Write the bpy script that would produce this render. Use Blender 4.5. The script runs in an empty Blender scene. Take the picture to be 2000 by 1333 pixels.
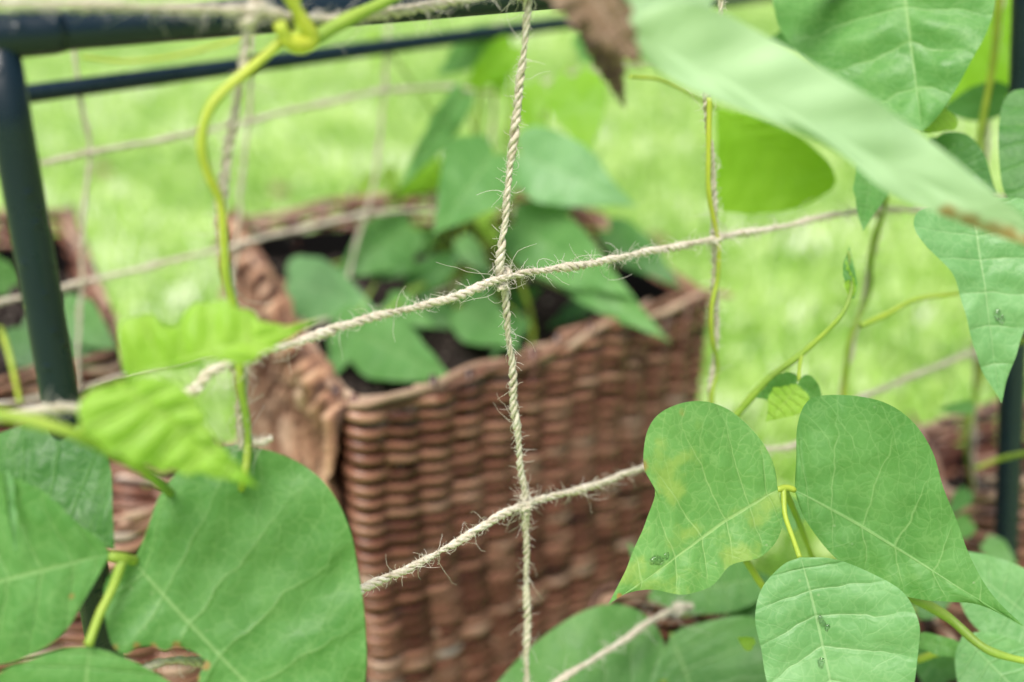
import bpy, math, random
import numpy as np
from mathutils import Vector
random.seed(7); rng=np.random.default_rng(7)
scene=bpy.context.scene
# ------------------------------------------------------------ camera
F=2200.0; PITCH=math.radians(23.4); CH=0.80
CAM=np.array([0,0,CH]); RT=np.array([1.,0,0]); FW=np.array([0,math.cos(PITCH),-math.sin(PITCH)]); UP=np.array([0,math.sin(PITCH),math.cos(PITCH)])
def ray(px,py): return FW+RT*((px-1000)/F)+UP*((666.5-py)/F)
def P(px,py,Z): return CAM+ray(px,py)*Z
def onz(px,py,z):
    r=ray(px,py); return CAM+r*((z-CH)/r[2])
def onplane(px,py,o,n,off=0):
    r=ray(px,py); t=np.dot(o+n*off-CAM,n)/np.dot(r,n); return CAM+r*t
AZ=math.radians(48.6)
ND=np.array([math.sin(AZ),math.cos(AZ),0]); NN=np.array([-math.cos(AZ),math.sin(AZ),0])
NO=P(985,540,.5)
BO=P(40,190,.75)
def fn(px,py,off=0): return onplane(px,py,NO,NN,off)
def bn(px,py,off=0): return onplane(px,py,BO,NN,off)
cd=bpy.data.cameras.new("camera"); cam=bpy.data.objects.new("camera",cd); scene.collection.objects.link(cam)
cam.location=CAM; cam.rotation_euler=(math.pi/2-PITCH,0,0)
cd.sensor_width=36; cd.lens=36*F/2000; cd.clip_start=.01; cd.clip_end=500
cd.dof.use_dof=True; cd.dof.focus_distance=.505; cd.dof.aperture_fstop=3.2
scene.camera=cam
scene.view_settings.view_transform='Standard'
# ------------------------------------------------------------ light
w=bpy.data.worlds.new("World"); scene.world=w; w.use_nodes=True
nt=w.node_tree; bg=nt.nodes['Background']; sky=nt.nodes.new('ShaderNodeTexSky'); sky.sky_type='NISHITA'
SA=200
sky.sun_disc=False; sky.sun_elevation=math.radians(64); sky.sun_rotation=math.radians(SA); sky.dust_density=4; sky.air_density=1.0; sky.ozone_density=.8
nt.links.new(sky.outputs[0],bg.inputs[0]); bg.inputs[1].default_value=.115
sd=bpy.data.lights.new("sun",'SUN'); sd.energy=4.8; sd.angle=math.radians(34); sd.color=(1,.965,.90)
so=bpy.data.objects.new("sun",sd); scene.collection.objects.link(so)
el,az=math.radians(64),math.radians(SA)
dv=Vector((math.sin(az)*math.cos(el),math.cos(az)*math.cos(el),math.sin(el)))
so.rotation_euler=dv.to_track_quat('Z','Y').to_euler(); so.location=(0,0,5)
# ------------------------------------------------------------ builder
class B:
    def __init__(s): s.V=[];s.Q=[];s.T=[];s.C=[];s.n=0;s.U=[]
    def add(s,V,Q=None,T=None,tint=0.5,uv=None):
        V=np.asarray(V,float); s.V.append(V)
        if Q is not None and len(Q): s.Q.append(np.asarray(Q,int)+s.n)
        if T is not None and len(T): s.T.append(np.asarray(T,int)+s.n)
        if np.isscalar(tint): tint=np.full(len(V),tint)
        s.C.append(tint)
        if uv is not None: s.U.append(uv)
        s.n+=len(V)
def build(b,name,mat,parent=None,origin=None,smooth=True):
    V=np.concatenate(b.V)
    if origin is None: origin=V.mean(0)
    origin=np.asarray(origin,float)
    Q=np.concatenate(b.Q) if b.Q else np.zeros((0,4),int); T=np.concatenate(b.T) if b.T else np.zeros((0,3),int)
    me=bpy.data.meshes.new(name); me.vertices.add(len(V)); me.vertices.foreach_set('co',(V-origin).ravel())
    loops=np.concatenate([Q.ravel(),T.ravel()]); me.loops.add(len(loops)); me.loops.foreach_set('vertex_index',loops)
    me.polygons.add(len(Q)+len(T))
    st=np.concatenate([np.arange(len(Q))*4,len(Q)*4+np.arange(len(T))*3]); me.polygons.foreach_set('loop_start',st)
    me.polygons.foreach_set('use_smooth',np.full(len(st),smooth))
    me.update(calc_edges=True)
    at=me.attributes.new('tint','FLOAT','POINT'); at.data.foreach_set('value',np.concatenate(b.C))
    if b.U:
        U=np.concatenate(b.U); ul=me.uv_layers.new(name='UVMap'); ul.data.foreach_set('uv',U[loops].ravel())
    me.validate()
    me.materials.append(mat)
    ob=bpy.data.objects.new(name,me); scene.collection.objects.link(ob)
    if parent: ob.parent=parent; ob.location=Vector(origin)-Vector(parent['o'])
    else: ob.location=origin
    return ob
def thing(name,label,cat,o,group=None):
    e=bpy.data.objects.new(name,None); e.empty_display_size=.02; scene.collection.objects.link(e); e.location=o
    e['label']=label; e['category']=cat; e['o']=list(map(float,o))
    if group: e['group']=group
    return e
def catmull(p,n=8):
    p=np.asarray(p,float); q=np.vstack([2*p[0]-p[1],p,2*p[-1]-p[-2]]); out=[]
    for i in range(len(p)-1):
        a,b,c,d=q[i:i+4]
        for t in np.linspace(0,1,n,endpoint=False):
            out.append(.5*((2*b)+(c-a)*t+(2*a-5*b+4*c-d)*t*t+(3*b-a-3*c+d)*t**3))
    out.append(p[-1]); return np.array(out)
def resample(p,n=None,step=None):
    d=np.r_[0,np.cumsum(np.linalg.norm(np.diff(p,axis=0),axis=1))]
    if n is None: n=max(2,int(d[-1]/step)+1)
    s=np.linspace(0,d[-1],n); return np.stack([np.interp(s,d,p[:,k]) for k in range(p.shape[1])],1)
def frames(p):
    t=np.gradient(p,axis=0); t/=np.linalg.norm(t,axis=1)[:,None]+1e-12
    a=np.array([0,0,1.]) if abs(t[0][2])<.9 else np.array([1.,0,0])
    n=np.cross(t[0],a); n/=np.linalg.norm(n); N=[n]
    for i in range(1,len(p)):
        n=n-t[i]*np.dot(n,t[i]); n/=np.linalg.norm(n); N.append(n)
    N=np.array(N); return t,N,np.cross(t,N)
def tubefaces(n,k,closed=False):
    i=np.arange(n if closed else n-1)[:,None]; j=np.arange(k)[None]
    i2=(i+1)%n; j2=(j+1)%k
    return np.stack([i*k+j,i*k+j2,i2*k+j2,i2*k+j],-1).reshape(-1,4)
def tube(b,p,r,k=8,tint=.5,cap=True):
    p=np.asarray(p,float); n=len(p); r=np.broadcast_to(r,(n,))
    t,N,Bn=frames(p); a=np.linspace(0,2*math.pi,k,endpoint=False)
    V=p[:,None]+r[:,None,None]*(np.cos(a)[None,:,None]*N[:,None]+np.sin(a)[None,:,None]*Bn[:,None])
    V=V.reshape(-1,3); Q=tubefaces(n,k); T=None
    if cap:
        V=np.vstack([V,p[0],p[-1]]); c0,c1=n*k,n*k+1; j=np.arange(k); j2=(j+1)%k
        T=np.vstack([np.stack([j2,j,np.full(k,c0)],1),np.stack([(n-1)*k+j,(n-1)*k+j2,np.full(k,c1)],1)])
    if not np.isscalar(tint):
        tint=np.repeat(tint,k); 
        if cap: tint=np.r_[tint,tint[0],tint[-1]]
    b.add(V,Q,T,tint)
# ------------------------------------------------------------ materials
def newmat(name):
    m=bpy.data.materials.new(name); m.use_nodes=True; t=m.node_tree; return m,t,t.nodes['Principled BSDF']
def node(t,ty,**kw):
    n=t.nodes.new(ty)
    for k,v in kw.items(): setattr(n,k,v)
    return n
def math_(t,op,a,b=None,clamp=False):
    n=t.nodes.new('ShaderNodeMath'); n.operation=op; n.use_clamp=clamp
    for i,x in enumerate((a,b)):
        if x is None: continue
        if isinstance(x,(int,float)): n.inputs[i].default_value=x
        else: t.links.new(x,n.inputs[i])
    return n.outputs[0]
def ss(t,x,a,b,lo=0.,hi=1.):
    n=t.nodes.new('ShaderNodeMapRange'); n.interpolation_type='SMOOTHSTEP'
    t.links.new(x,n.inputs[0]); n.inputs[1].default_value=a;n.inputs[2].default_value=b;n.inputs[3].default_value=lo;n.inputs[4].default_value=hi
    return n.outputs[0]
def mix(t,f,a,b,bt='MIX'):
    n=t.nodes.new('ShaderNodeMix'); n.data_type='RGBA'; n.blend_type=bt
    for s,x in ((n.inputs[0],f),(n.inputs[6],a),(n.inputs[7],b)):
        if isinstance(x,(int,float)): s.default_value=x
        elif isinstance(x,tuple): s.default_value=(*x,1)
        else: t.links.new(x,s)
    return n.outputs[2]
def noise(t,scale,detail=3,coord='Object',rough=.5,stretch=None,out=0):
    tc=node(t,'ShaderNodeTexCoord'); n=node(t,'ShaderNodeTexNoise'); n.inputs['Scale'].default_value=scale; n.inputs['Detail'].default_value=detail; n.inputs['Roughness'].default_value=rough
    src=tc.outputs[coord]
    if stretch:
        mp=node(t,'ShaderNodeMapping'); mp.inputs['Scale'].default_value=stretch; t.links.new(src,mp.inputs[0]); src=mp.outputs[0]
    t.links.new(src,n.inputs['Vector']); return n.outputs[out]
def ramp(t,x,stops):
    r=node(t,'ShaderNodeValToRGB'); e=r.color_ramp.elements
    while len(e)<len(stops): e.new(.5)
    for i,(p,c) in enumerate(stops): e[i].position=p; e[i].color=(*c,1)
    t.links.new(x,r.inputs[0]); return r.outputs[0]
def bump(t,h,strength,dist,bs):
    b=node(t,'ShaderNodeBump'); b.inputs['Strength'].default_value=strength; b.inputs['Distance'].default_value=dist
    t.links.new(h,b.inputs['Height']); t.links.new(b.outputs[0],bs.inputs['Normal']); return b.outputs[0]
def leafmat(name,A,Bc,vein,trans,tcol,mottle=0.0,nv=7,rough=.46,wr=.5,vs_=.62):
    m,t,bs=newmat(name)
    uv=node(t,'ShaderNodeUVMap'); sp=node(t,'ShaderNodeSeparateXYZ'); t.links.new(uv.outputs[0],sp.inputs[0])
    u=sp.outputs[0]; v=sp.outputs[1]
    fr=math_(t,'MULTIPLY',math_(t,'ABSOLUTE',math_(t,'SUBTRACT',v,.5)),2.)
    wob=math_(t,'MULTIPLY',math_(t,'SUBTRACT',noise(t,60,2),.5),.4)
    ph=math_(t,'FRACT',math_(t,'ADD',math_(t,'ADD',math_(t,'MULTIPLY',u,float(nv)),wob),.5))
    d=math_(t,'ABSOLUTE',math_(t,'SUBTRACT',ph,.5))
    dd=math_(t,'ADD',d,math_(t,'MULTIPLY',fr,.018))
    lat=math_(t,'MULTIPLY',ss(t,dd,.012,.040,1,0),ss(t,fr,.55,1.0,1,.2))
    # finer branches between the main side veins
    ph2=math_(t,'FRACT',math_(t,'ADD',math_(t,'MULTIPLY',math_(t,'ADD',u,math_(t,'MULTIPLY',fr,.22)),float(nv*2)),math_(t,'MULTIPLY',wob,2.2)))
    lat2=math_(t,'MULTIPLY',ss(t,math_(t,'ABSOLUTE',math_(t,'SUBTRACT',ph2,.5)),.012,.05,1,0),ss(t,fr,.3,.6,0,.32))
    latw=ss(t,d,.0,.12,1,0)
    mid=ss(t,fr,.010,.026,1,0)
    vm=math_(t,'MAXIMUM',math_(t,'MAXIMUM',math_(t,'MULTIPLY',lat,.75),lat2),mid)
    tc=node(t,'ShaderNodeTexCoord')
    nn=node(t,'ShaderNodeTexNoise'); nn.inputs['Scale'].default_value=110
    t.links.new(tc.outputs['Object'],nn.inputs['Vector'])
    mv=node(t,'ShaderNodeMix',data_type='VECTOR'); mv.inputs[0].default_value=.010
    t.links.new(tc.outputs['Object'],mv.inputs[4]); t.links.new(nn.outputs[1],mv.inputs[5])
    def vor(sc,wd):
        vo=node(t,'ShaderNodeTexVoronoi',feature='DISTANCE_TO_EDGE'); vo.inputs['Scale'].default_value=sc; t.links.new(mv.outputs[1],vo.inputs['Vector']); return ss(t,vo.outputs[0],.0,wd,1,0),vo.outputs[0]
    ter,cell=vor(170,.08); ter2,_=vor(420,.12)
    n1=noise(t,35,4); n2=noise(t,14,2); n3=noise(t,230,4,rough=.7)
    col=mix(t,ss(t,n1,.35,.65),A,Bc)
    col=mix(t,ss(t,n2,.4,.65,0,.4),col,(A[0]*.72,A[1]*.82,A[2]*.8))
    col=mix(t,ss(t,n3,.45,.8,0,.16),col,(A[0]*.62,A[1]*.72,A[2]*.6))
    col=mix(t,math_(t,'ADD',math_(t,'MULTIPLY',ter,.34*vs_),math_(t,'MULTIPLY',ter2,.12*vs_)),col,vein)
    if mottle:
        mk=math_(t,'MULTIPLY',ss(t,noise(t,48,4),.49,.64),mottle)
        col=mix(t,mk,col,(.38,.49,.10))
        col=mix(t,math_(t,'MULTIPLY',ss(t,noise(t,80,3),.69,.78),mottle),col,(.45,.36,.10))
    vs=node(t,'ShaderNodeTexVoronoi'); vs.inputs['Scale'].default_value=130; t.links.new(tc.outputs['Object'],vs.inputs['Vector'])
    fl=math_(t,'MULTIPLY',ss(t,vs.outputs['Distance'],.06,.10,1,0),ss(t,n2,.52,.6))
    col=mix(t,math_(t,'MULTIPLY',fl,.4*vs_),col,(.6,.62,.4))
    col=mix(t,math_(t,'MULTIPLY',vm,vs_),col,vein)
    a=node(t,'ShaderNodeAttribute',attribute_name='tint')
    dry=ss(t,math_(t,'ADD',a.outputs['Fac'],math_(t,'MULTIPLY',math_(t,'SUBTRACT',noise(t,150,4),.5),.7)),.35,.7)
    dry=math_(t,'MULTIPLY',dry,ss(t,a.outputs['Fac'],.02,.2))
    col=mix(t,dry,col,mix(t,noise(t,200,3),(.46,.30,.10),(.27,.15,.06)))
    t.links.new(col,bs.inputs['Base Color'])
    rg=ss(t,n1,.3,.7,rough-.06,rough+.12); t.links.new(rg,bs.inputs['Roughness']); bs.inputs['Specular IOR Level'].default_value=.38
    h=math_(t,'ADD',math_(t,'MULTIPLY',noise(t,100,2),.5),math_(t,'MULTIPLY',n3,.14))
    h=math_(t,'ADD',h,math_(t,'MULTIPLY',ss(t,cell,0,.4),.18))
    h=math_(t,'SUBTRACT',h,math_(t,'ADD',math_(t,'MULTIPLY',latw,.45),math_(t,'MULTIPLY',vm,.25)))
    nb=bump(t,h,wr,.0013,bs)
    tr=node(t,'ShaderNodeBsdfTranslucent'); t.links.new(mix(t,math_(t,'MULTIPLY',vm,.5*vs_),tcol,vein),tr.inputs[0]); t.links.new(nb,tr.inputs['Normal'])
    ms=node(t,'ShaderNodeMixShader'); ms.inputs[0].default_value=trans
    out=[n for n in t.nodes if n.type=='OUTPUT_MATERIAL'][0]
    t.links.new(bs.outputs[0],ms.inputs[1]); t.links.new(tr.outputs[0],ms.inputs[2]); t.links.new(ms.outputs[0],out.inputs[0])
    return m
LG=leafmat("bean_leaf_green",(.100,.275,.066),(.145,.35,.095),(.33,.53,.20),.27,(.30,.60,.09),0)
LM=leafmat("bean_leaf_mottled",(.135,.34,.082),(.185,.41,.115),(.40,.60,.22),.27,(.34,.62,.10),.55)
LP=leafmat("bean_leaf_pale",(.155,.36,.125),(.21,.435,.17),(.38,.58,.28),.27,(.34,.62,.16),0,rough=.42)
LW=leafmat("bean_leaf_whitish",(.47,.67,.38),(.52,.72,.42),(.60,.78,.48),.28,(.52,.78,.36),0,vs_=.15,wr=.12)  # whitish green base, much paler than the other leaf materials
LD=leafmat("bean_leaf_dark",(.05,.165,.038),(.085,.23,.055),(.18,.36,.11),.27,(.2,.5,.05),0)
LY=leafmat("bean_leaf_young",(.28,.52,.045),(.38,.61,.08),(.55,.74,.20),.42,(.55,.86,.08),0,wr=.8)
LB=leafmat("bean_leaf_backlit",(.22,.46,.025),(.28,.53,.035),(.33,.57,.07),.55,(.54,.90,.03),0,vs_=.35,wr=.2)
LX=leafmat("dry_leaf",(.20,.125,.075),(.34,.235,.15),(.44,.33,.22),.15,(.3,.2,.1),0,wr=1.)
def simple(name,stops,sc=60,rough=.5,bsz=.001,bst=.4,stretch=None,usetint=.6,spec=.5):
    m,t,bs=newmat(name)
    a=node(t,'ShaderNodeAttribute',attribute_name='tint')
    x=math_(t,'ADD',math_(t,'MULTIPLY',a.outputs['Fac'],usetint),math_(t,'MULTIPLY',noise(t,sc,4,stretch=stretch,rough=.65),1-usetint))
    t.links.new(ramp(t,x,stops),bs.inputs['Base Color']); bs.inputs['Roughness'].default_value=rough; bs.inputs['Specular IOR Level'].default_value=spec
    bump(t,noise(t,sc*3,4,stretch=stretch),bst,bsz,bs); return m
JU=simple("jute_twine",[(.2,(.40,.33,.23)),(.5,(.68,.61,.49)),(.8,(.84,.80,.71))],420,.95,.0006,.8,usetint=.5,spec=.1)
WK=simple("willow_wicker",[(.08,(.035,.013,.009)),(.28,(.11,.040,.026)),(.48,(.24,.098,.062)),(.68,(.37,.19,.125)),(.84,(.48,.33,.24)),(.97,(.44,.38,.32))],70,.33,.0005,.4,usetint=.82,spec=.6)
BK=simple("willow_rim",[(.2,(.09,.04,.025)),(.5,(.27,.145,.09)),(.85,(.52,.38,.27))],60,.6,.002,.7,usetint=.65)
BP=simple("tree_bark",[(.25,(.06,.027,.016)),(.42,(.22,.105,.06)),(.56,(.44,.25,.15)),(.78,(.64,.46,.32))],34,.85,.006,1.,stretch=(1,1,.2),usetint=.5)
ST=simple("bean_stem",[(.2,(.12,.18,.035)),(.42,(.24,.38,.05)),(.65,(.40,.50,.055)),(.9,(.60,.62,.06))],150,.5,.0006,.5,usetint=.8)
SO=simple("potting_soil",[(.25,(.006,.005,.004)),(.5,(.026,.019,.016)),(.75,(.10,.078,.066)),(.85,(.36,.31,.27))],120,.95,.004,1.,usetint=.35,spec=.2)
LI=simple("planter_liner",[(.2,(.004,.004,.004)),(.8,(.009,.008,.008))],60,.9,spec=.1)
m,t,bs=newmat("painted_steel"); t.links.new(mix(t,noise(t,40,4),(.004,.013,.022),(.008,.022,.034)),bs.inputs['Base Color'])
t.links.new(ss(t,noise(t,90,3),.3,.7,.26,.38),bs.inputs['Roughness'])
vo=node(t,'ShaderNodeTexVoronoi'); vo.inputs['Scale'].default_value=110; tc=node(t,'ShaderNodeTexCoord'); t.links.new(tc.outputs['Object'],vo.inputs['Vector'])
bump(t,ss(t,vo.outputs['Distance'],.1,.25,1,0),.5,.0006,bs); bs.inputs['Specular IOR Level'].default_value=.42
PS=m
WD,t,bs=newmat("water"); bs.inputs['Base Color'].default_value=(1,1,1,1); bs.inputs['Roughness'].default_value=.02; bs.inputs['IOR'].default_value=1.33; bs.inputs['Transmission Weight'].default_value=1
# ------------------------------------------------------------ lawn
m,t,bs=newmat("lawn_ground")
c=mix(t,ss(t,noise(t,2.6,4),.38,.62),(.18,.35,.045),(.37,.54,.14)); c=mix(t,ss(t,noise(t,22,5),.5,.68),c,(.66,.78,.42)); c=mix(t,math_(t,'MULTIPLY',ss(t,noise(t,8,3),.55,.68),.5),c,(.12,.25,.035))
t.links.new(c,bs.inputs['Base Color']); bs.inputs['Roughness'].default_value=.8; bump(t,noise(t,60,4),.6,.02,bs)
GM=m
b=B(); n=60; s=60
xs=np.linspace(-s,s,n); X,Y=np.meshgrid(xs,xs); Z=np.zeros_like(X)
V=np.stack([X,Y,Z],-1).reshape(-1,3); i,j=np.meshgrid(np.arange(n-1),np.arange(n-1)); i=i.ravel();j=j.ravel()
b.add(V,np.stack([j*n+i,j*n+i+1,(j+1)*n+i+1,(j+1)*n+i],1)); g=build(b,"lawn",GM,origin=(0,0,0)); g['kind']='structure'
m,t,bs=newmat("grass_blades"); a=node(t,'ShaderNodeAttribute',attribute_name='tint')
t.links.new(ramp(t,a.outputs['Fac'],[(0,(.10,.26,.025)),(.40,(.29,.50,.07)),(.72,(.48,.67,.18)),(.9,(.78,.90,.50)),(1,(.95,.95,.85))]),bs.inputs['Base Color']); bs.inputs['Roughness'].default_value=.35  # near-white end of the ramp paints highlights onto a few blades
tr=node(t,'ShaderNodeBsdfTranslucent'); tr.inputs[0].default_value=(.50,.78,.11,1); ms=node(t,'ShaderNodeMixShader'); ms.inputs[0].default_value=.3
out=[q for q in t.nodes if q.type=='OUTPUT_MATERIAL'][0]; t.links.new(bs.outputs[0],ms.inputs[1]); t.links.new(tr.outputs[0],ms.inputs[2]); t.links.new(ms.outputs[0],out.inputs[0])
N=95000; yy=.5+8.5*rng.random(N)**1.4; xx=(rng.random(N)*2-1)*(.9+yy*.62)
def vnoise(x,y,sc,seed):
    r=np.random.default_rng(seed); G=r.random((64,64)); x=x*sc+20;y=y*sc+20; xi=np.floor(x).astype(int);yi=np.floor(y).astype(int);fx=x-xi;fy=y-yi
    fx=fx*fx*(3-2*fx);fy=fy*fy*(3-2*fy); g=lambda a,b_:G[a%64,b_%64]
    return (g(xi,yi)*(1-fx)+g(xi+1,yi)*fx)*(1-fy)+(g(xi,yi+1)*(1-fx)+g(xi+1,yi+1)*fx)*fy-.5
patch=.9*vnoise(xx,yy,2.6,1)+.9*vnoise(xx,yy,8,2)+1.1*vnoise(xx,yy,19,3)
h=(.02+.03*rng.random(N))*(1+.4*patch); ang=rng.random(N)*2*math.pi; lean=h*(.3+rng.random(N)*.9); wd=.002+.0025*rng.random(N)
base=np.stack([xx,yy,np.zeros(N)],1); sd_=np.stack([-np.sin(ang),np.cos(ang),0*ang],1)*wd[:,None]; ld=np.stack([np.cos(ang)*lean,np.sin(ang)*lean,h],1)
md=base+ld*.55+np.array([0,0,1])*(h*.12)[:,None]
V=np.stack([base-sd_,base+sd_,md+sd_*.8,md-sd_*.8,base+ld],1).reshape(-1,3); k=np.arange(N)[:,None]*5
b=B(); b.add(V,k+np.array([0,1,2,3]),k+np.array([3,2,4]),np.repeat(np.clip(.49+.68*patch+.17*rng.standard_normal(N),0,1),5))
g=build(b,"grass",m,origin=(0,0,0)); g['kind']='stuff'; g['label']="short bright green lawn grass blades"; g['category']="grass"
# ------------------------------------------------------------ wicker planters
def basket(corners,rz,label,soil_drop=.05,seed=0,pitch=.0053,taper=.94,bark=False,sticks=40):
    r=np.random.default_rng(seed); C=np.array([[c[0],c[1]] for c in corners]); cen=C.mean(0)
    e=thing("wicker_planter",label,"planter",(cen[0],cen[1],0),"woven willow planters on the lawn")
    pts=[]
    for i in range(4):
        a,p,q=C[i-1],C[i],C[(i+1)%4]
        d1=(a-p)/np.linalg.norm(a-p); d2=(q-p)/np.linalg.norm(q-p); R=.018
        for t_ in np.linspace(0,1,6): pts.append((1-t_)**2*(p+d1*R)+2*t_*(1-t_)*p+t_*t_*(p+d2*R))
    pts=np.array(pts+[pts[0]]); path=resample(pts,step=.0040)[:-1]; n=len(path)
    tg=np.roll(path,-1,0)-np.roll(path,1,0); tg/=np.linalg.norm(tg,axis=1)[:,None]; nr=np.stack([tg[:,1],-tg[:,0]],1)
    if np.dot(nr[0],path[0]-cen)<0: nr=-nr
    L=np.linalg.norm(np.roll(path,-1,0)-path,axis=1).sum(); s=np.arange(n)/n*L
    ns=2*int(L/.031/2)+1; sp=L/ns
    top=.007*np.sin(2*math.pi*s/L*2+seed)+.004*np.sin(2*math.pi*s/L*5+2*seed)+.002*np.sin(2*math.pi*s/L*13+seed)
    swell=.0012*np.sin(2*math.pi*s/L*7+seed)
    b=B(); K=8; aa=np.linspace(0,2*math.pi,K,endpoint=False); rows=int(rz/pitch)
    for k in range(rows):
        z=rz-.004-k*pitch; f=1-(1-taper)*(1-z/rz)
        ph=k*math.pi+.10*r.standard_normal()+.35*np.sin(k*.11)
        ws=np.sin(math.pi*s/sp+ph); off=.0043*ws+.0004*np.sin(s*31+k)+swell
        f1,f2,f3=r.integers(1,4),r.integers(4,9),r.integers(11,20); p1,p2,p3=r.random(3)*6
        zz=z+top*(z/rz)**3+.0007*np.sin(2*math.pi*f1*s/L+p1)+.0006*np.sin(2*math.pi*f2*s/L+p2)+.0003*np.sin(2*math.pi*f3*s/L+p3)+.0024*np.cos(math.pi*s/sp+ph)
        rad=(.0033+.00025*r.standard_normal())*(1+.10*np.sin(2*math.pi*2*s/L+p2)+.04*np.sin(2*math.pi*f3*s/L+p1))
        ce=cen+(path-cen)*f+nr*off[:,None]
        V=np.empty((n,K,3)); V[:,:,:2]=ce[:,None]+nr[:,None]*(rad[:,None]*np.cos(aa))[:,:,None]; V[:,:,2]=zz[:,None]+1.1*rad[:,None]*np.sin(aa)
        tint=np.empty(n); pos=int(r.random()*n); cnt=0
        while cnt<n:
            ln=int(r.uniform(.10,.40)/.0040); tv=np.clip(.48+.19*r.standard_normal(),.08,1.)
            idx=(pos+np.arange(min(ln,n-cnt)))%n; tint[idx]=tv+np.linspace(-.08,.08,len(idx)); pos+=ln; cnt+=ln
        tint=tint+.10*ws  # weave highlight and shade put into rod colour: lighter outside, darker behind stakes
        b.add(V.reshape(-1,3),tubefaces(n,K,True),tint=np.repeat(tint,K))
    build(b,"woven_wall",WK,e)
    b=B()
    for i in range(ns):
        q=int((i+.5)/ns*n)%n; p=path[q]; tp=rz+top[q]+r.uniform(-.008,.013)
        pp=np.array([[*(cen+(p-cen)*taper),0],[*p,tp-.03],[*(p+nr[q]*r.uniform(-.005,.005)),tp]])
        tube(b,resample(pp,6),.0031,7,tint=r.uniform(.0,.3))
    build(b,"stake",WK,e)
    b=B()
    for j in range(3):
        lay=.25; rr=.0026+.0007*np.sin(s*9+j*2)
        a_=2*math.pi*s/L*round(L/lay)+j*2.1
        jit=.0018*np.sin(s*23+j)+.0012*np.sin(s*61+2*j)
        P3=np.empty((n,3)); P3[:,:2]=path+nr*(.0040*np.cos(a_)+.0014*np.sin(s*40+j))[:,None]; P3[:,2]=rz+.002+top+.0028*np.sin(a_)+jit
        V=np.empty((n,K,3)); V[:,:,:2]=P3[:,None,:2]+nr[:,None]*(rr[:,None]*np.cos(aa)[None])[:,:,None]; V[:,:,2]=P3[:,None,2]+rr[:,None]*np.sin(aa)
        b.add(V.reshape(-1,3),tubefaces(n,K,True),tint=np.repeat(np.clip(.5+.3*np.sin(s*11+j*2)+.2*np.sin(s*37+j),0,1),K))
    for i in range(sticks):
        q=r.integers(n); p=np.array([*path[q],rz+top[q]+.002]); d=np.array([*(tg[q]*r.choice([-1,1])),.0]); d=d*r.uniform(.015,.055)+np.array([*(nr[q]*r.uniform(-.010,.010)),r.uniform(-.003,.010)])
        tube(b,np.array([p,p+d*.5,p+d]),[.0030,.0027,.0020],6,tint=r.uniform(.1,.9))
    build(b,"rim",BK,e)
    if bark:
        p0,p1=C[0],C[3]; d=p1-p0; Lw=np.linalg.norm(d); d/=Lw; o_=np.array([d[1],-d[0]]); 
        if np.dot(o_,(p0+p1)/2-cen)<0: o_=-o_
        nu,nw=190,150; U=np.linspace(.002,Lw+.004,nu); Zf=np.linspace(0,1,nw)
        UU,ZZ=np.meshgrid(U,Zf,indexing='ij')
        topz=rz+.005+.008*np.sin(UU*31)+.006*np.sin(UU*83+1)+.004*np.sin(UU*211)+.003*np.sin(UU*470)
        zz=ZZ*topz; edge=np.clip((topz-zz)/.010,0,1)**.5
        wv=UU*95+2.4*np.sin(zz*14)+1.7*np.sin(zz*37+UU*20)
        rid=.0050*(1-2*np.abs(np.sin(wv)))+.0032*(1-2*np.abs(np.sin(UU*170+2*np.sin(zz*23+UU*11))))+.0020*np.sin(zz*75+6*np.sin(UU*19))+.0012*r.standard_normal((nu,nw))
        off=.002+(.013+rid)*edge
        f=1-(1-taper)*(1-zz/rz)
        xy=(p0[None,None]+d*UU[...,None]); xy=cen+(xy-cen)*f[...,None]+o_*off[...,None]
        b=B(); V=np.dstack([xy,zz]).reshape(-1,3); i,j=np.meshgrid(np.arange(nu-1),np.arange(nw-1)); i=i.ravel();j=j.ravel()
        b.add(V,np.stack([i*nw+j,(i+1)*nw+j,(i+1)*nw+j+1,i*nw+j+1],1),tint=np.clip(.46+rid.ravel()*75,0,1))
        xi=(p0[None]+d*U[:,None])-o_*.004; tz=topz[:,-1]
        V=np.vstack([np.c_[(p0[None]+d*U[:,None])+o_*.002,tz],np.c_[xi,tz-.003],np.c_[xi,tz-.03]]); i=np.arange(nu-1)
        b.add(V,np.vstack([np.stack([i,i+1,i+1+nu,i+nu],1),np.stack([i+nu,i+1+nu,i+1+2*nu,i+2*nu],1)]),tint=.55)
        build(b,"bark_panel",BP,e)
    b=B(); IN=cen+(path-cen)*.955
    V=np.vstack([np.c_[IN,np.full(n,rz-.018)],np.c_[cen+(IN-cen)*taper,np.full(n,.02)]]); i=np.arange(n); i2=(i+1)%n
    b.add(V,np.stack([i,i2,i2+n,i+n],1),tint=.5)
    build(b,"liner",LI,e)
    b=B(); g=70; IC=cen+(C-cen)*.955; u=np.linspace(0,1,g); Ux,Vy=np.meshgrid(u,u)
    Pq=((1-Ux)*(1-Vy))[...,None]*IC[0]+(Ux*(1-Vy))[...,None]*IC[1]+(Ux*Vy)[...,None]*IC[2]+((1-Ux)*Vy)[...,None]*IC[3]
    zz=rz-soil_drop+.006*np.sin(Pq[...,0]*40+1)*np.sin(Pq[...,1]*33)+.0025*r.standard_normal((g,g))
    i,j=np.meshgrid(np.arange(g-1),np.arange(g-1)); i=i.ravel();j=j.ravel()
    b.add(np.dstack([Pq,zz]).reshape(-1,3),np.stack([j*g+i,j*g+i+1,(j+1)*g+i+1,(j+1)*g+i],1),tint=.45)
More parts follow.
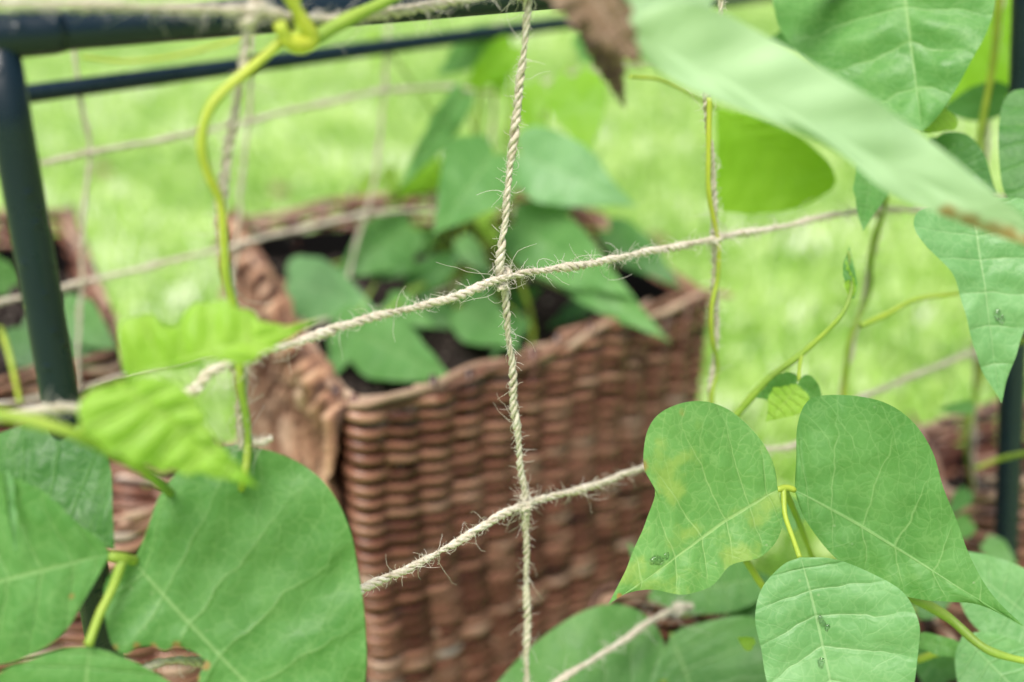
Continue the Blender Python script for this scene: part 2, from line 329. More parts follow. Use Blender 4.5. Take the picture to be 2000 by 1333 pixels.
    oc=np.array([[1,0,0],[-1,0,0],[0,1,0],[0,-1,0],[0,0,1],[0,0,-1]],float); of=np.array([[0,2,4],[2,1,4],[1,3,4],[3,0,4],[2,0,5],[1,2,5],[3,1,5],[0,3,5]])
    for _ in range(2200):
        gi,gj=r.integers(g),r.integers(g); sz=r.uniform(.0008,.0034)
        b.add(oc*sz*r.uniform(.5,1.3,(6,3))+np.array([*Pq[gi,gj],zz[gi,gj]+sz*.4]),None,of,float(np.clip(r.normal(.7,.5),0,1.8)))
    build(b,"potting_soil",SO,e,smooth=False)
    return e
def rim(pxs,z): return [onz(x,y,z) for x,y in pxs]
basket(rim([(690,838),(1388,565),(1085,385),(455,425)],.452),.452,"tall reddish brown willow planter with bean plant inside",seed=1,bark=True)
basket(rim([(-420,860),(238,690),(135,430),(-420,500)],.45),.45,"brown willow planter with frayed rim beside steel post",seed=2)
basket(rim([(-160,1110),(470,985),(425,890),(-160,960)],.38),.38,"low brown willow planter filled with gritty soil",seed=3)
basket(rim([(1140,1520),(1900,1420),(1790,1140),(1160,1198)],.34),.34,"brown willow planter shaded by large bean leaves",seed=4,soil_drop=.03,sticks=8)
basket(rim([(1850,965),(2350,960),(2200,800),(1790,838)],.35),.35,"dark brown willow planter behind the climbing vines",seed=5)
# ------------------------------------------------------------ steel frame
FO=.052
tl=fn(-8,72,FO)
e=thing("garden_trellis","dark blue-grey painted tubular steel garden trellis","trellis",(tl[0],tl[1],0))
def bar(p,q,r,name):
    b=B(); p=np.array(p,float);q=np.array(q,float); tube(b,p+(q-p)*np.linspace(0,1,24)[:,None],r,28,cap=True); build(b,name,PS,e)
def sleeve(p,d,r,l):
    b=B(); d=np.array(d)/np.linalg.norm(d); s=np.linspace(-1,1,12); tube(b,p+d*(s*l)[:,None],r*np.r_[.9,np.ones(10),.9],28); build(b,"connector",PS,e)
def down(p): return np.array([p[0],p[1],0.])
bar(down(tl),tl,.0070,"post")
ra=P(2000,150,.70); rb=P(1964,1090,.835); dz=(rb-ra)/(rb[2]-ra[2]); pr_top=ra+dz*(tl[2]-ra[2]); bar(ra+dz*(0-ra[2]),pr_top,.0086,"post")
bd=(pr_top-tl)/np.linalg.norm(pr_top-tl)
bar(tl-bd*.18,pr_top,.0066,"crossbar"); sleeve(tl,bd,.0076,.022); sleeve(pr_top,bd,.0078,.022)
bl=bn(40,186); br=bn(1080,48); d=(br-bl); b0=bl-d*.45; b1=bl+d*4.6
bar(b0,b1,.0062,"crossbar"); bar(down(b0),b0,.0065,"post"); bar(down(b1),b1,.0065,"post")
for a_,c_ in ((tl-bd*.18,b0),(pr_top,b1)): bar(a_,c_,.006,"brace")
# ------------------------------------------------------------ jute nets
def rope(b,path,off=.00096,R=.00090,pitch=.0125,step=.0011,fuzz=1.0,sides=7,seed=0,k=3,len_=1.0):
    r=np.random.default_rng(seed); p=resample(catmull(path,14),step=step); n=len(p); s=np.arange(n)*step
    p=p+np.stack([.0003*np.sin(s*70+seed)+.0003*np.sin(s*171+1.3*seed),.0004*np.sin(s*57+2*seed),.0004*np.sin(s*83+seed)],1)
    t,N,Bn=frames(p); wv=1+.16*np.sin(s*95+seed)+.12*np.sin(s*233+seed*2)+.05*r.standard_normal(n)
    for j in range(k):
        th=2*math.pi*s/pitch+.9*np.sin(s*40+seed)+.6*np.sin(s*133+j)+j*2*math.pi/k
        oj=off*wv*(1+.18*np.sin(s*310+j*2))
        c=p+oj[:,None]*(np.cos(th)[:,None]*N+np.sin(th)[:,None]*Bn)
        tube(b,c,R*wv*(1+.10*r.standard_normal(n)),sides,tint=np.clip(.5+.12*np.sin(s*60+j)+.12*r.standard_normal(n),0,1))
    def fib(L0,m_,rad):
        for _ in range(m_):
            i=r.integers(2,n-2); th=r.random()*2*math.pi; d=np.cos(th)*N[i]+np.sin(th)*Bn[i]; st=p[i]+d*off*1.3
            L=r.gamma(2.0,L0)*len_+.001; v=d*r.uniform(.3,1)+t[i]*r.uniform(-1,1); v/=np.linalg.norm(v); cur=[st]; c_=r.standard_normal(3)*.6
            for q in range(6):
                cur.append(cur[-1]+v*L/6); v=v+c_*.5+r.standard_normal(3)*.2; v/=np.linalg.norm(v)
            tube(b,np.array(cur),np.linspace(rad,rad*.5,7),3,tint=.9,cap=False)
    T=n*step*fuzz
    fib(.0030,int(T/.0020),.00013); fib(.0009,int(T/.0007),.00012)
def knot(b,p,seed,sc=1.0):
    a=np.linspace(0,1,22); th=a*2*math.pi*1.6+seed
    L=p+(.0026*sc*np.cos(th))[:,None]*ND+(.0026*sc*np.sin(th))[:,None]*NN+np.array([0,0,1.])*((a-.5)*.0065*sc)[:,None]+ND*((a-.5)*.004)[:,None]
    rope(b,L[::3],.0007,.0008,.011,.0009,fuzz=2.5,seed=seed,k=3,len_=1.3)
FV=[[(500,-60),(490,40),(470,150),(455,260),(432,380),(430,450),(448,560),(470,650),(478,740),(470,850),(480,950),(500,1100),(505,1400)],
[(1034,-60),(1027,60),(1015,180),(1000,290),(988,400),(979,500),(982,545),(992,640),(1000,740),(1010,840),(1019,920),(1025,985),(1028,1100),(1030,1200),(1027,1290),(1028,1420)],
[(1414,-60),(1402,60),(1382,150),(1380,230),(1392,330),(1396,465),(1394,560),(1400,640),(1393,720),(1387,790),(1395,900),(1400,1100),(1420,1250),(1430,1420)],
[(1770,-60),(1755,100),(1738,300),(1720,410),(1704,500),(1688,580),(1665,670),(1645,760),(1638,900),(1640,1150),(1640,1420)],
[(1965,-60),(1940,120),(1925,300),(1918,500),(1908,688),(1900,860),(1903,1020),(1915,1200),(1925,1420)]]
FH=[[(-120,0),(0,8),(150,12),(350,15),(490,22),(560,35),(640,38),(720,30),(800,18),(930,-2),(1050,-28),(1250,-40)],
[(-140,860),(-40,825),(60,806),(125,800),(250,790),(370,768),(410,728),(500,692),(620,654),(700,630),(850,590),(982,545),(1120,520),(1260,494),(1400,466),(1540,440),(1680,412),(1780,410),(1930,392),(2060,370)],
[(120,1400),(230,1350),(290,1305),(345,1288),(430,1290),(510,1255),(600,1208),(710,1150),(800,1110),(880,1065),(960,1016),(1025,988),(1100,965),(1180,940),(1260,915),(1400,895),(1500,878),(1560,868),(1640,800),(1760,745),(1905,688),(2060,640)],
[(900,1440),(1000,1395),(1090,1333),(1200,1262),(1270,1215),(1325,1188),(1400,1183),(1480,1188),(1640,1150),(1800,1080),(1903,1020),(2060,960)]]
o=fn(985,540); b=B()
for i,v in enumerate(FV): rope(b,[fn(x,y,.001) for x,y in v],seed=i+1,fuzz=1.0)
for i,v in enumerate(FH): rope(b,[fn(x,y,-.0015) for x,y in v],seed=i+11,fuzz=1.5)
for i,(x,y) in enumerate([(490,24),(982,545),(1025,987),(1397,466),(1718,412),(472,703),(1393,896),(1905,688),(1640,802),(1903,1022),(1025,-20),(1325,1188)]): knot(b,fn(x,y),i+3,1.05)
rope(b,[fn(478,850),fn(500,866,-.004),fn(530,858,-.007)],.0005,.0006,seed=44,fuzz=3)
net=build(b,"trellis_net",JU,origin=o); net['label']="knotted natural jute twine net with fuzzy loose fibres"; net['category']="net"
BV=[[(140,60),(152,150),(162,220),(175,295),(167,380),(160,500),(158,560),(150,760)],[(492,60),(488,200),(470,380),(462,470),(440,640)],[(760,40),(755,110),(750,180),(740,290),(727,370),(690,500),(670,600)],[(975,40),(968,160),(962,260),(950,400)]]
BH=[[(-80,350),(60,322),(170,300),(390,258),(600,210),(750,178),(880,172),(1000,182),(1100,150),(1300,110)],[(-80,608),(0,590),(160,553),(450,482),(620,440),(727,418),(820,412),(950,420),(1100,390)],[(-60,800),(140,765),(240,735),(440,680),(600,636),(670,620),(800,590),(980,525),(1100,480)]]
b=B()
for i,v in enumerate(BV): rope(b,[bn(x,y) for x,y in v],seed=i+21,fuzz=.2,step=.002,sides=5,off=.0009,R=.0009)
for i,v in enumerate(BH): rope(b,[bn(x,y) for x,y in v],seed=i+31,fuzz=.25,step=.002,sides=5,off=.0012,R=.0011)
net=build(b,"trellis_net",JU,origin=bn(500,300)); net['label']="thin pale jute net over the wicker planters"; net['category']="net"
# ------------------------------------------------------------ leaves
PL=[(-.05,.10),(-.07,.24),(0,.38),(.13,.47),(.28,.49),(.43,.44),(.58,.34),(.72,.22),(.85,.11),(.93,.045)]
def leaf(parent,base,tip,left,right,Zb,Zt,roll=0,mat=LG,cup=.10,droop=.06,quilt=.010,N=44,M=14,seed=0,nv=7,name="leaf",lab=None,dry=(),drops=(),tooth=0):
    r=np.random.default_rng(seed+100)
    Bp=P(*base,Zb); Tp=P(*tip,Zt); a=Tp-Bp; L=np.linalg.norm(a); a/=L
    vd=(Bp+Tp)/2-CAM; vd/=np.linalg.norm(vd); n=-vd+a*np.dot(vd,a); n/=np.linalg.norm(n); s=np.cross(n,a)
    ro=math.radians(roll); n=n*math.cos(ro)+s*math.sin(ro); s=np.cross(n,a)
    def loc(px,py):
        rr=ray(px,py); tt=np.dot(Bp-CAM,n)/np.dot(rr,n); q=CAM+rr*tt-Bp; return np.array([np.dot(q,a),np.dot(q,s)])
    sides=[]
    for pts in (left,right):
        o_=np.array([[0,0]]+[loc(*p) for p in pts]+[[L,0]]); sides.append(resample(catmull(o_,8),n=N+1))
    t=np.linspace(0,1,N+1); ms=(t**1.45)*L
    bend=r.normal(0,.012)*L*np.sin(math.pi*t)
    W=max(np.abs(sides[0][:,1]).max(),np.abs(sides[1][:,1]).max())
    fr=np.abs(np.arange(-M,M+1))/M; V=np.empty((N+1,2*M+1,3)); UVs=np.empty((N+1,2*M+1,2))
    ph=r.random(6)*6.28
    for c,j in enumerate(range(-M,M+1)):
        sd=sides[0] if j<0 else sides[1]; f=fr[c]
        if tooth: sd=sd*(1+tooth*np.sin(t*60+ph[0])*np.sin(math.pi*t))[:,None]
        x=ms*(1-f)+sd[:,0]*f; y=bend*(1-f)+sd[:,1]*f
        env=4*f*(1-f)
        h=quilt*L*env*(.5-.5*np.cos(2*math.pi*t*nv))*np.sin(math.pi*np.clip(t,0,1))**.4*1.3
        h+=cup*W*(np.abs(y)/W)**1.6
        h-=droop*L*(x/L)**2
        h+=.012*L*f*f*(np.sin(x/L*17+ph[0]+(j<0)*2)+.6*np.sin(x/L*31+ph[1]+(j<0)))*np.sin(math.pi*t)**.5
        h+=.0035*L*(np.sin(x/L*23+ph[2])*np.sin(y/L*27+ph[3])+.6*np.sin(x/L*47+ph[4])*np.sin(y/L*41+ph[5]))
        h+=.020*L*np.sin(x/L*7+ph[5])*np.sin(y/L*6+ph[1])
        V[:,c]=Bp+x[:,None]*a+y[:,None]*s+h[:,None]*n
        UVs[:,c,0]=t; UVs[:,c,1]=.5+.5*(np.sign(j)*f)
    g=2*M+1; i,j=np.meshgrid(np.arange(N),np.arange(g-1)); i=i.ravel();j=j.ravel()
    VV=V.reshape(-1,3); q=VV-CAM; zc=q@FW; px=1000+F*(q@RT)/zc; py=666.5-F*(q@UP)/zc
    tint=np.zeros(len(VV))
    for (dx,dy,dr) in dry: tint=np.maximum(tint,np.clip(1-np.hypot(px-dx,py-dy)/dr,0,1))
    b=B(); b.add(VV,np.stack([i*g+j,(i+1)*g+j,(i+1)*g+j+1,i*g+j+1],1),uv=UVs.reshape(-1,2),tint=tint)
    ob=build(b,name,mat,parent,origin=Bp)
    if lab: ob['label']=lab
    for (dx,dy,dr) in drops:
        k=np.argmin(np.hypot(px-dx,py-dy)); c0=VV[k]; bb=B(); th=np.linspace(0,2*math.pi,14,endpoint=False)
        rr=dr*(1+.25*np.sin(2*th+dx)+.12*np.sin(3*th+dy)); rings=[]
        for hh,ff in ((-.15,1.),(.10,.97),(.26,.75),(.35,.4)): rings.append(c0+(rr*ff*np.cos(th))[:,None]*a*1.3+(rr*ff*np.sin(th))[:,None]*s+n*(hh*dr))
        Vd=np.vstack(rings+[c0+n*.38*dr, c0-n*.15*dr]); Qd=tubefaces(4,14); jj=np.arange(14); j2=(jj+1)%14
        bb.add(Vd,Qd,np.vstack([np.stack([42+jj,42+j2,np.full(14,56)],1),np.stack([j2,jj,np.full(14,57)],1)]))
        build(bb,"water_drop",WD,parent)
    return ob
def gleaf(parent,base,tip,Zb,Zt,w=1.,asym=0,roll=0,mat=LG,seed=0,**k):
    base=np.array(base,float); tip=np.array(tip,float); d=tip-base; L=np.linalg.norm(d); d/=L; nn=np.array([d[1],-d[0]])
    r=np.random.default_rng(seed+5)
    Lf=[tuple(base+d*L*x+nn*L*y*w*(1+asym)*r.uniform(.90,1.08)) for x,y in PL]; Rt=[tuple(base+d*L*x-nn*L*y*w*(1-asym)*r.uniform(.90,1.08)) for x,y in PL]
    return leaf(parent,tuple(base),tuple(tip),Lf,Rt,Zb,Zt,roll,mat,seed=seed,N=k.pop('N',26),M=k.pop('M',8),**k)
def stem(parent,pts,r,tint=.5,name="stem",world=False):
    p=np.array([q if world else P(*q) for q in pts],float); p=resample(catmull(p,8),step=.002 if len(pts)>3 else .0015)
    n=len(p); rr=np.interp(np.linspace(0,1,n),np.linspace(0,1,len(np.atleast_1d(r))),np.atleast_1d(r)); s=np.arange(n)*.002
    rr=rr*(1+.06*np.sin(s*150)+.07*np.sin(s*63)+.05*np.sin(s*410))
    b=B(); tube(b,p,rr,10,tint=np.clip(tint+.14*np.sin(s*30)+.08*np.sin(s*110),0,1)); return build(b,name,ST,parent,origin=p[0])
def nz(px,py,off=0):
    q=fn(px,py,off)-CAM; return float(np.dot(q,FW))
def onnet(l,off=-.003): return [(x,y,nz(x,y,off)) for x,y in l]
# --- plant 1
o=onz(1600,1290,.305)
A=thing("climbing_bean_plant","climbing bean vine with large three-part leaf on jute net","plant",o,"climbing bean plants")
leaf(A,(1517,957),(1194,1184),[(1508,905),(1474,848),(1420,800),(1352,785),(1286,804),(1256,850),(1253,912),(1278,960),(1264,1012),(1238,1082),(1212,1142)],[(1526,1000),(1520,1050),(1486,1087),(1430,1104),(1390,1147),(1335,1162),(1275,1153),(1224,1163)],.52,.50,roll=14,mat=LM,seed=1,cup=.10,nv=7,N=70,M=22,lab="yellow mottled leaflet with bitten edge",dry=((1256,912,26),(1209,1165,12)),drops=((1285,1095,.0024),(1300,1085,.0013)))
leaf(A,(1552,957),(2006,1234),[(1555,900),(1558,828),(1582,780),(1645,772),(1722,782),(1780,820),(1820,880),(1841,950),(1868,1015),(1896,1090),(1938,1163)],[(1570,1010),(1612,1070),(1670,1120),(1742,1158),(1800,1172),(1856,1177),(1930,1192)],.525,.50,roll=-10,mat=LG,seed=2,cup=.08,nv=7,N=70,M=22)
leaf(A,(1562,1088),(1655,1490),[(1528,1104),(1488,1150),(1474,1205),(1487,1270),(1502,1345),(1545,1415),(1600,1465)],[(1628,1091),(1702,1120),(1764,1158),(1792,1220),(1791,1295),(1775,1375),(1715,1450)],.50,.49,roll=5,mat=LP,seed=3,cup=.06,nv=7,N=70,M=22,drops=((1603,1212,.0018),(1612,1228,.0012),(1605,1296,.0018)))
stem(A,[(1530,955,.522),(1533,1005,.517),(1548,1050,.508),(1562,1090,.50)],[.0013,.0010,.0012],.5)
stem(A,[(1517,957,.52),(1535,953,.523),(1552,957,.525)],.0014,.6)
stem(A,[(1532,955,.523),(1560,1020,.56),(1600,1120,.60),(1640,1200,.63)],[.0014,.0016],.4)
stem(A,[(1455,1092,.56),(1500,1160,.57),(1560,1230,.6)],.0016,.55)
stem(A,[(1770,1160,.55),(1850,1205,.55),(1930,1270,.54),(2040,1300,.54)],[.0026,.0016],.3)
vd=[(1765,60),(1738,250),(1730,390),(1702,490),(1698,570),(1660,665),(1648,770),(1632,900),(1635,1050)]
stem(A,onnet(vd,-.003)+[(1600,1290,.75)],.0018,.52,name="vine")
vc=[(1386,190),(1384,290),(1385,380),(1402,470),(1402,540),(1390,600),(1391,660),(1402,720),(1389,785),(1400,900),(1410,1050)]
stem(A,onnet(vc,-.0022)+[(1450,1280,.745)],.0013,.72,name="vine")
stem(A,[(1420,830,.60),(1440,808,.60),(1500,742,.59),(1570,688,.58),(1640,620,.57),(1662,572,.57),(1664,540,.57),(1657,490,.57)],[.0021,.0018,.0013,.0008],.3,name="tendril")
gleaf(A,(1657,545),(1657,480),.57,.57,w=.35,mat=LG,seed=0,roll=20); gleaf(A,(1664,575),(1650,505),.57,.57,w=.3,mat=LY,seed=1,roll=30); gleaf(A,(1664,580),(1668,520),.57,.57,w=.3,mat=LG,seed=2,roll=30)
stem(A,[(1567,690,.58),(1562,715,.58),(1560,745,.58)],.0008,.5)
gleaf(A,(1556,748),(1478,780),.58,.575,w=.7,mat=LG,seed=11,roll=40); gleaf(A,(1560,750),(1608,788),.58,.575,w=1,mat=LG,seed=12,roll=-30); gleaf(A,(1558,755),(1498,824),.58,.57,w=.9,mat=LY,seed=13,roll=10)
stem(A,[(1682,636,.63),(1730,615,.64),(1790,585,.65),(1872,574,.66)],[.0017,.0012],.45)
# --- plant 2
o=onz(1950,1080,.30)
R_=thing("climbing_bean_plant","tall bean vine with dark hanging leaves beside steel post","plant",o,"climbing bean plants")
ve=[(1955,-40),(1940,120),(1912,300),(1934,420),(1910,560),(1917,720),(1888,860),(1910,1000)]
stem(R_,onnet(ve,-.004)+[(1950,1080,.92)],.0023,.55,name="vine")
leaf(R_,(1750,-170),(1800,247),[(1690,-180),(1590,-150),(1510,-60),(1508,10),(1530,60),(1570,108),(1640,170),(1700,212),(1760,238)],[(1850,-170),(1930,-110),(1945,-20),(1925,60),(1892,120),(1862,170),(1832,215)],.60,.57,roll=0,mat=LG,seed=21,cup=-.12,quilt=.026,nv=7,N=80,M=24,lab="large wrinkled green leaflet with raised veins")
leaf(R_,(1905,395),(1966,787),[(1850,398),(1800,410),(1780,432),(1790,470),(1840,520),(1868,560),(1888,630),(1920,710)],[(1990,392),(2050,440),(2050,540),(2005,640),(1982,715)],.56,.55,roll=20,mat=LP,seed=22,cup=.2,nv=7,N=60,M=18,drops=((1950,610,.0021),(1957,622,.0018)))
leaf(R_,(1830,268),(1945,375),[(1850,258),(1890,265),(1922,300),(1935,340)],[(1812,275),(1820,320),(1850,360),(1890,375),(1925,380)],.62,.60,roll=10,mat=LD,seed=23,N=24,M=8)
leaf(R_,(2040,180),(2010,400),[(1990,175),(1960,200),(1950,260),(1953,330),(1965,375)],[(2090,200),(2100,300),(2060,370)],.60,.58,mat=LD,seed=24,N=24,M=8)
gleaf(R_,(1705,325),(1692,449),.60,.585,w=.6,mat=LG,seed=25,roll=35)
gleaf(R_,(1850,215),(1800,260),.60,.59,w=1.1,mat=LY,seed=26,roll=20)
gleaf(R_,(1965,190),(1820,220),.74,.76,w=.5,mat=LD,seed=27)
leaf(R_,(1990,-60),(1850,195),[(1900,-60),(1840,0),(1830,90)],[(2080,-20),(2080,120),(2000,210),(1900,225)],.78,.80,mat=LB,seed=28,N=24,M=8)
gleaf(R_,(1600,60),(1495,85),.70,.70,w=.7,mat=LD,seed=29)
leaf(R_,(1400,212),(1622,372),[(1480,228),(1560,268),(1610,312),(1630,350)],[(1402,300),(1396,380),(1420,412),(1500,416),(1570,402)],.70,.68,roll=-10,mat=LB,seed=30,cup=.1,quilt=.006)
stem(R_,[(1230,150,.62),(1300,160,.65),(1400,212,.70)],.001,.6)
leaf(R_,(1225,60),(2060,485),[(1262,20),(1320,5),(1400,20),(1490,66),(1600,130),(1700,190),(1810,270),(1900,345),(1990,420)],[(1240,105),(1340,170),(1450,215),(1560,262),(1640,300),(1730,375),(1820,412),(1900,444),(1990,472)],.36,.37,roll=0,mat=LW,seed=31,cup=.06,droop=-.02,quilt=.004,N=90,M=24,lab="pale whitish leaflet with browned edge",dry=((1850,425,48),(1890,440,50),(1930,455,50),(1970,468,50),(2010,480,50)))
leaf(R_,(1200,-90),(1385,30),[(1300,-130),(1380,-80),(1395,-20)],[(1200,0),(1235,50),(1320,58)],.37,.37,mat=LW,seed=32,N=24,M=8)
gleaf(R_,(1250,-60),(1225,90),.40,.40,w=.6,mat=LP,seed=33)
stem(R_,[(1200,-60,.38),(1205,20,.37),(1228,62,.36)],.001,.4)
gleaf(R_,(1090,-90),(1255,130),.345,.335,w=.62,mat=LX,seed=34,roll=15,lab="withered brown leaf",cup=.5,quilt=.07,tooth=.10); gleaf(R_,(1150,20),(1222,210),.36,.355,w=.45,mat=LX,seed=35,roll=15,lab="withered brown leaf",cup=.7,quilt=.07,tooth=.10)
leaf(R_,(1905,1120),(2080,1260),[(1880,1080),(1930,1085),(2000,1110),(2060,1160)],[(1870,1150),(1900,1220),(1980,1270)],.60,.58,mat=LP,seed=36,N=24,M=8)
leaf(R_,(1880,1240),(2060,1420),[(1930,1235),(2000,1260),(2060,1320)],[(1865,1290),(1885,1370),(1960,1430)],.58,.56,mat=LP,seed=37,N=24,M=8)
stem(R_,[(2040,655,.70),(1990,668,.74),(1935,705,.74)],.0018,.4); stem(R_,[(2040,880,.72),(1960,895,.76),(1905,915,.78)],.0018,.4)
for i,(ba,ti,w_,m_) in enumerate([((1900,795),(1830,800),.4,LG),((1890,960),(1850,1010),.6,LD),((1895,1020),(1830,1060),.6,LG),((1880,1080),(1815,1130),.6,LG),((1925,1060),(1990,1105),.6,LG),((1830,1010),(1790,1070),.6,LD)]): gleaf(R_,ba,ti,.80,.79,w=w_,mat=m_,seed=38+i*3,roll=15*(i%3))
# --- plant 3
o=onz(330,985,.34)
C_=thing("climbing_bean_plant","bean plant with broad leaves and yellow vine winding up twine","plant",o,"climbing bean plants")
leaf(C_,(262,1095),(640,1500),[(286,1040),(316,962),(372,900),(440,871),(522,879),(594,910),(646,960),(684,1040),(702,1130),(714,1230),(714,1340),(690,1440)],[(230,1105),(203,1145),(208,1215),(222,1262),(246,1278),(268,1264),(300,1262),(322,1272),(345,1264),(385,1278),(402,1300),(385,1325),(400,1350),(430,1420),(520,1490)],.425,.435,roll=-8,mat=LG,seed=41,cup=.06,nv=8,N=90,M=26,lab="very broad green leaflet with chewed dry edge",dry=((225,1265,14),(268,1262,15),(345,1262,18),(402,1300,18),(300,1262,13),(385,1325,14),(530,888,10)))
leaf(C_,(213,1085),(-220,1190),[(192,1050),(150,1018),(90,960),(20,924),(-50,920),(-140,970),(-200,1080)],[(195,1120),(160,1180),(130,1230),(80,1268),(0,1300),(-90,1310),(-180,1270)],.415,.415,roll=12,mat=LG,seed=42,cup=.08,N=60,M=18,dry=((140,1165,13),))
leaf(C_,(224,1075),(-90,900),[(190,1060),(140,1030),(70,980),(-10,940)],[(221,1000),(214,910),(187,850),(120,826),(40,833),(-40,860)],.425,.425,roll=0,mat=LD,seed=43,cup=.06)
leaf(C_,(176,1264),(150,1520),[(120,1268),(60,1288),(0,1312),(-40,1380),(40,1480)],[(230,1278),(290,1306),(345,1345),(370,1420),(280,1500)],.41,.41,mat=LG,seed=44,N=30,M=10)
stem(C_,[(240,1093,.418),(222,1145,.416),(195,1200,.412),(172,1262,.408)],[.0018,.0014,.0017],.42)
stem(C_,[(213,1087,.415),(240,1090,.418),(262,1095,.425)],.0018,.45)
stem(C_,[(240,1092,.425),(300,1120,.50),(340,1150,.56),(380,1170,.62)],.0018,.4)
leaf(C_,(242,735),(622,618),[(233,672),(243,630),(292,618),(340,642),(372,600),(430,587),(488,610),(545,632)],[(290,726),(350,720),(420,702),(470,714),(520,686),(570,652)],.36,.37,roll=12,mat=LY,seed=45,cup=.12,quilt=.03,tooth=.03,N=60,M=16,lab="young yellow-green leaflet")
leaf(C_,(236,745),(505,955),[(290,736),(348,750),(388,792),(412,848),(448,890),(480,925)],[(172,765),(155,810),(180,854),(235,890),(310,920),(400,930),(450,942)],.35,.36,roll=-8,mat=LY,seed=46,cup=.12,quilt=.03,tooth=.03,N=60,M=16,lab="young yellow-green leaflet")
stem(C_,[(-60,800,.34),(60,822,.345),(150,850,.35),(240,895,.37),(300,935,.40),(350,985,.45),(390,1060,.55)],[.0020,.0015],.38)
stem(C_,[(150,850,.35),(190,800,.35),(236,745,.355)],.0011,.45)
va=[(560,72),(500,125),(430,185),(402,230),(394,290),(408,345),(430,395),(438,480),(442,545),(461,620),(466,700),(470,760),(480,810),(484,868),(470,960)]
stem(C_,onnet(va,-.0030)+[(430,1060,.60),(340,1060,.74)],[.0017,.0015,.0013],.65,name="vine")
stem(C_,onnet([(572,80),(585,60),(578,0),(590,-60)],-.006),.0017,.55,name="vine")
stem(C_,onnet([(600,85),(640,60),(700,28),(770,-5),(860,-60)],-.006),[.0025,.0017],.35,name="vine")
stem(C_,onnet([(545,45),(560,75),(590,85),(610,78),(600,55),(560,-10),(530,-50)],-.007),[.0022,.0026,.0014],.72,name="vine")
stem(C_,onnet([(550,70),(562,78),(590,90),(612,84)],-.007),[.002,.0032,.002],.85,name="stem_node")
gleaf(C_,(10,930),(35,1090),.405,.405,w=.12,mat=LP,seed=48,roll=30,cup=.8,lab="curled grey-green leaf edge")
# --- plant 4
D_=thing("bean_plant","young bean plant with pointed leaves in wicker planter","plant",onz(120,600,.40))
stem(D_,[(500,62,.86),(420,90,.84),(330,112,.80),(240,120,.78),(160,112,.76)],.0012,.85,name="vine")
for i,(ba,ti,w_,m_) in enumerate([((120,600),(235,690),.6,LG),((100,640),(240,740),.5,LD),((40,640),(120,760),.7,LD),((20,560),(-60,480),.6,LG),((60,700),(200,720),.5,LG)]): 
    gleaf(D_,ba,ti,.88,.86,w=w_,mat=m_,seed=60+i)
q0=onz(100,640,.40)
stem(D_,[q0,q0+np.array([0,-.02,.03]),P(60,600,.88)],.002,.5,world=True); stem(D_,[(0,640,.80),(20,700,.78),(40,790,.78)],[.002,.002],.5)
# --- plant 5
base=onz(860,560,.40)
E_=thing("bean_plant","bushy bean plant with overlapping broad leaves inside wicker planter","plant",base)
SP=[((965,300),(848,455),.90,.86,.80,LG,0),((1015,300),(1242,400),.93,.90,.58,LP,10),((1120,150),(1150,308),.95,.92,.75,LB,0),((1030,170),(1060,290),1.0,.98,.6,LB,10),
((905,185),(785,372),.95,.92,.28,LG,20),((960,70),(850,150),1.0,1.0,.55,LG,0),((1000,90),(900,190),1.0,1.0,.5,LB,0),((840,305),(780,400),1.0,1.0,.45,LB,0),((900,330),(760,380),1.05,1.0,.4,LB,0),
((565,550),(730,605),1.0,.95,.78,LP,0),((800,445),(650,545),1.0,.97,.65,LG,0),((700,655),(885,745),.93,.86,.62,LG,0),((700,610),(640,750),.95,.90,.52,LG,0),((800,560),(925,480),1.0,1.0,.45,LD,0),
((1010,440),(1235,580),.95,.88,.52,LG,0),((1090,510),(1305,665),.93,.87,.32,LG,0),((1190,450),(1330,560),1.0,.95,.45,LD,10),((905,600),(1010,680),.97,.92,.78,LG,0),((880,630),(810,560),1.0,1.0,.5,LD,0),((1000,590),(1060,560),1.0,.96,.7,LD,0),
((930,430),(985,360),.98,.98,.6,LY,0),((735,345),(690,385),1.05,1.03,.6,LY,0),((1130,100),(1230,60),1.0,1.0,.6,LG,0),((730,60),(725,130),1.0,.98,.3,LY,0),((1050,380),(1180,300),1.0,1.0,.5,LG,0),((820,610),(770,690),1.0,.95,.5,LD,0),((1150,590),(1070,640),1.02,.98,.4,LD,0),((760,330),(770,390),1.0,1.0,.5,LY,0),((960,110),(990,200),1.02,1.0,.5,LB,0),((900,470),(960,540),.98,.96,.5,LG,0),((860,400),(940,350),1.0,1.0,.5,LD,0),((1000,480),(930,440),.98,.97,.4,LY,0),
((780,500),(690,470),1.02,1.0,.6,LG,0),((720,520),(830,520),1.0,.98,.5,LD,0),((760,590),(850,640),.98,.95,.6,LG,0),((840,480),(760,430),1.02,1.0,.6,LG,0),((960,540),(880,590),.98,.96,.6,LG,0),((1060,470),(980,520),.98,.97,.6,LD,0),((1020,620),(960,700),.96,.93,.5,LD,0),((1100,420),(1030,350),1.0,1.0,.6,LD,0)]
for i,(ba,ti,zb,zt,w_,m_,ro) in enumerate(SP):
    gleaf(E_,ba,ti,zb,zt,w=w_,mat=m_,seed=80+i,roll=ro,N=24,M=8)
    st=onz(860+rng.uniform(-60,140),570+rng.uniform(-15,40),.40); e_=P(*ba,zb); mid=(st+e_)/2+np.array([0,0,.03])
    stem(E_,[st,mid,e_],[.0016,.001],.25+.3*rng.random(),world=True)
stem(E_,[P(1035,690,.98),P(1040,640,.98),P(1020,560,.96),P(960,440,.96)],.0024,.45,world=True)
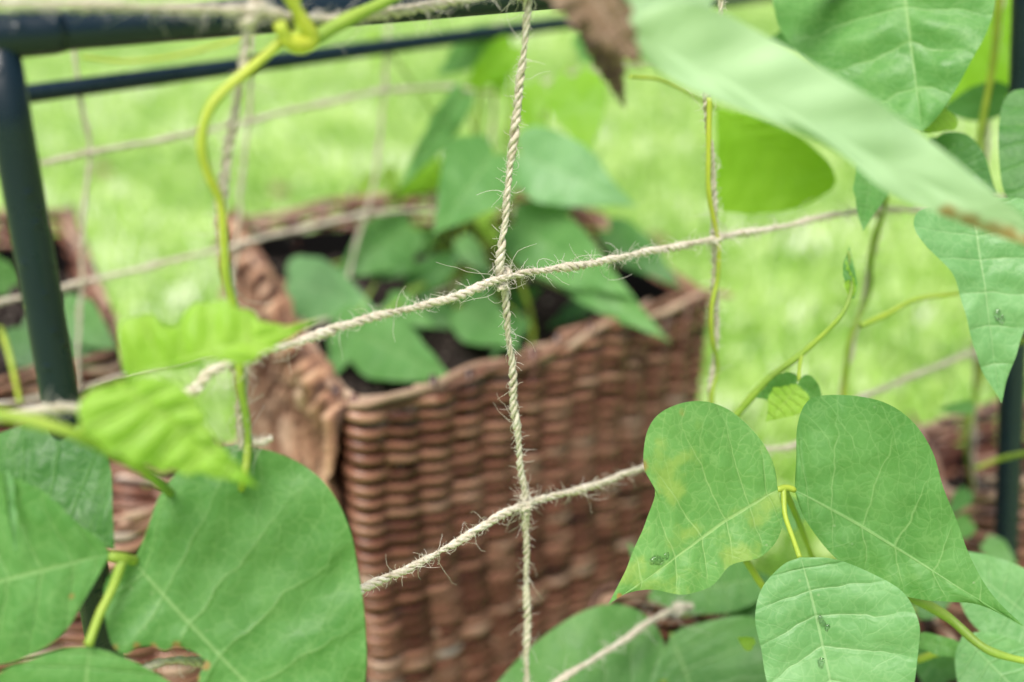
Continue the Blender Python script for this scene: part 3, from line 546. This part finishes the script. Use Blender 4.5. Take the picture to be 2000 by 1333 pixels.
# --- plant 6
o=onz(1400,1260,.31)
G_=thing("bean_plant","low bean plant with overlapping green leaves in wicker planter","plant",o)
leaf(G_,(1290,1335),(925,1420),[(1302,1275),(1275,1215),(1215,1182),(1150,1190),(1090,1222),(1030,1270),(975,1330),(940,1380)],[(1290,1380),(1230,1450),(1100,1480),(1000,1460)],.670,.655,mat=LG,seed=121,cup=.06)
leaf(G_,(1310,1240),(1400,1480),[(1340,1225),(1400,1210),(1460,1205),(1530,1240),(1550,1330),(1480,1430)],[(1295,1280),(1285,1340),(1300,1420),(1350,1470)],.680,.655,mat=LG,seed=122,cup=.06)
leaf(G_,(1480,1130),(1265,1170),[(1450,1080),(1380,1075),(1295,1120)],[(1490,1165),(1430,1195),(1340,1198)],.69,.69,mat=LG,seed=123,N=24,M=8)
gleaf(G_,(1280,1130),(1225,1060),.71,.71,w=.5,mat=LG,seed=124)
gleaf(G_,(1560,1020),(1490,960),.68,.7,w=.7,mat=LG,seed=125)
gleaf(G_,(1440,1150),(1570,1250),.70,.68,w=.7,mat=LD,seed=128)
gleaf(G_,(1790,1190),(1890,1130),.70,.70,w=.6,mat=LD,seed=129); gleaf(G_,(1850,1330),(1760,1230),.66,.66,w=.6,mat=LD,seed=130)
gleaf(G_,(1800,1250),(1930,1290),.60,.58,w=.3,mat=LG,seed=126); gleaf(G_,(1470,1262),(1440,1245),.59,.59,w=.8,mat=LY,seed=127)
stem(G_,[(1790,1290,.62),(1850,1270,.61),(1930,1262,.6)],.0018,.5)
for q in ((1290,1335,.67),(1310,1240,.68),(1480,1130,.69),(1440,1150,.70),(1790,1190,.70)):
    st=onz(1500,1320,.305); stem(G_,[st,(st+P(*q))/2+np.array([0,0,.01]),P(*q)],.0015,.4,world=True)
# fallen leaves on the lawn
for i,(x,y) in enumerate([(205,330),(550,370),(1290,470)]):
    q=onz(x,y,.045); Zc=float(np.dot(q-CAM,FW)); 
    e=thing("fallen_leaf","small pale brown fallen leaf lying on the lawn","leaf",q,"fallen leaves on the lawn"); dx=.022*F/Zc
    gleaf(e,(x-dx,y),(x+dx,y+dx*.2),Zc,Zc,w=.7,mat=LX,seed=140+i,roll=0,name="leaf_blade")
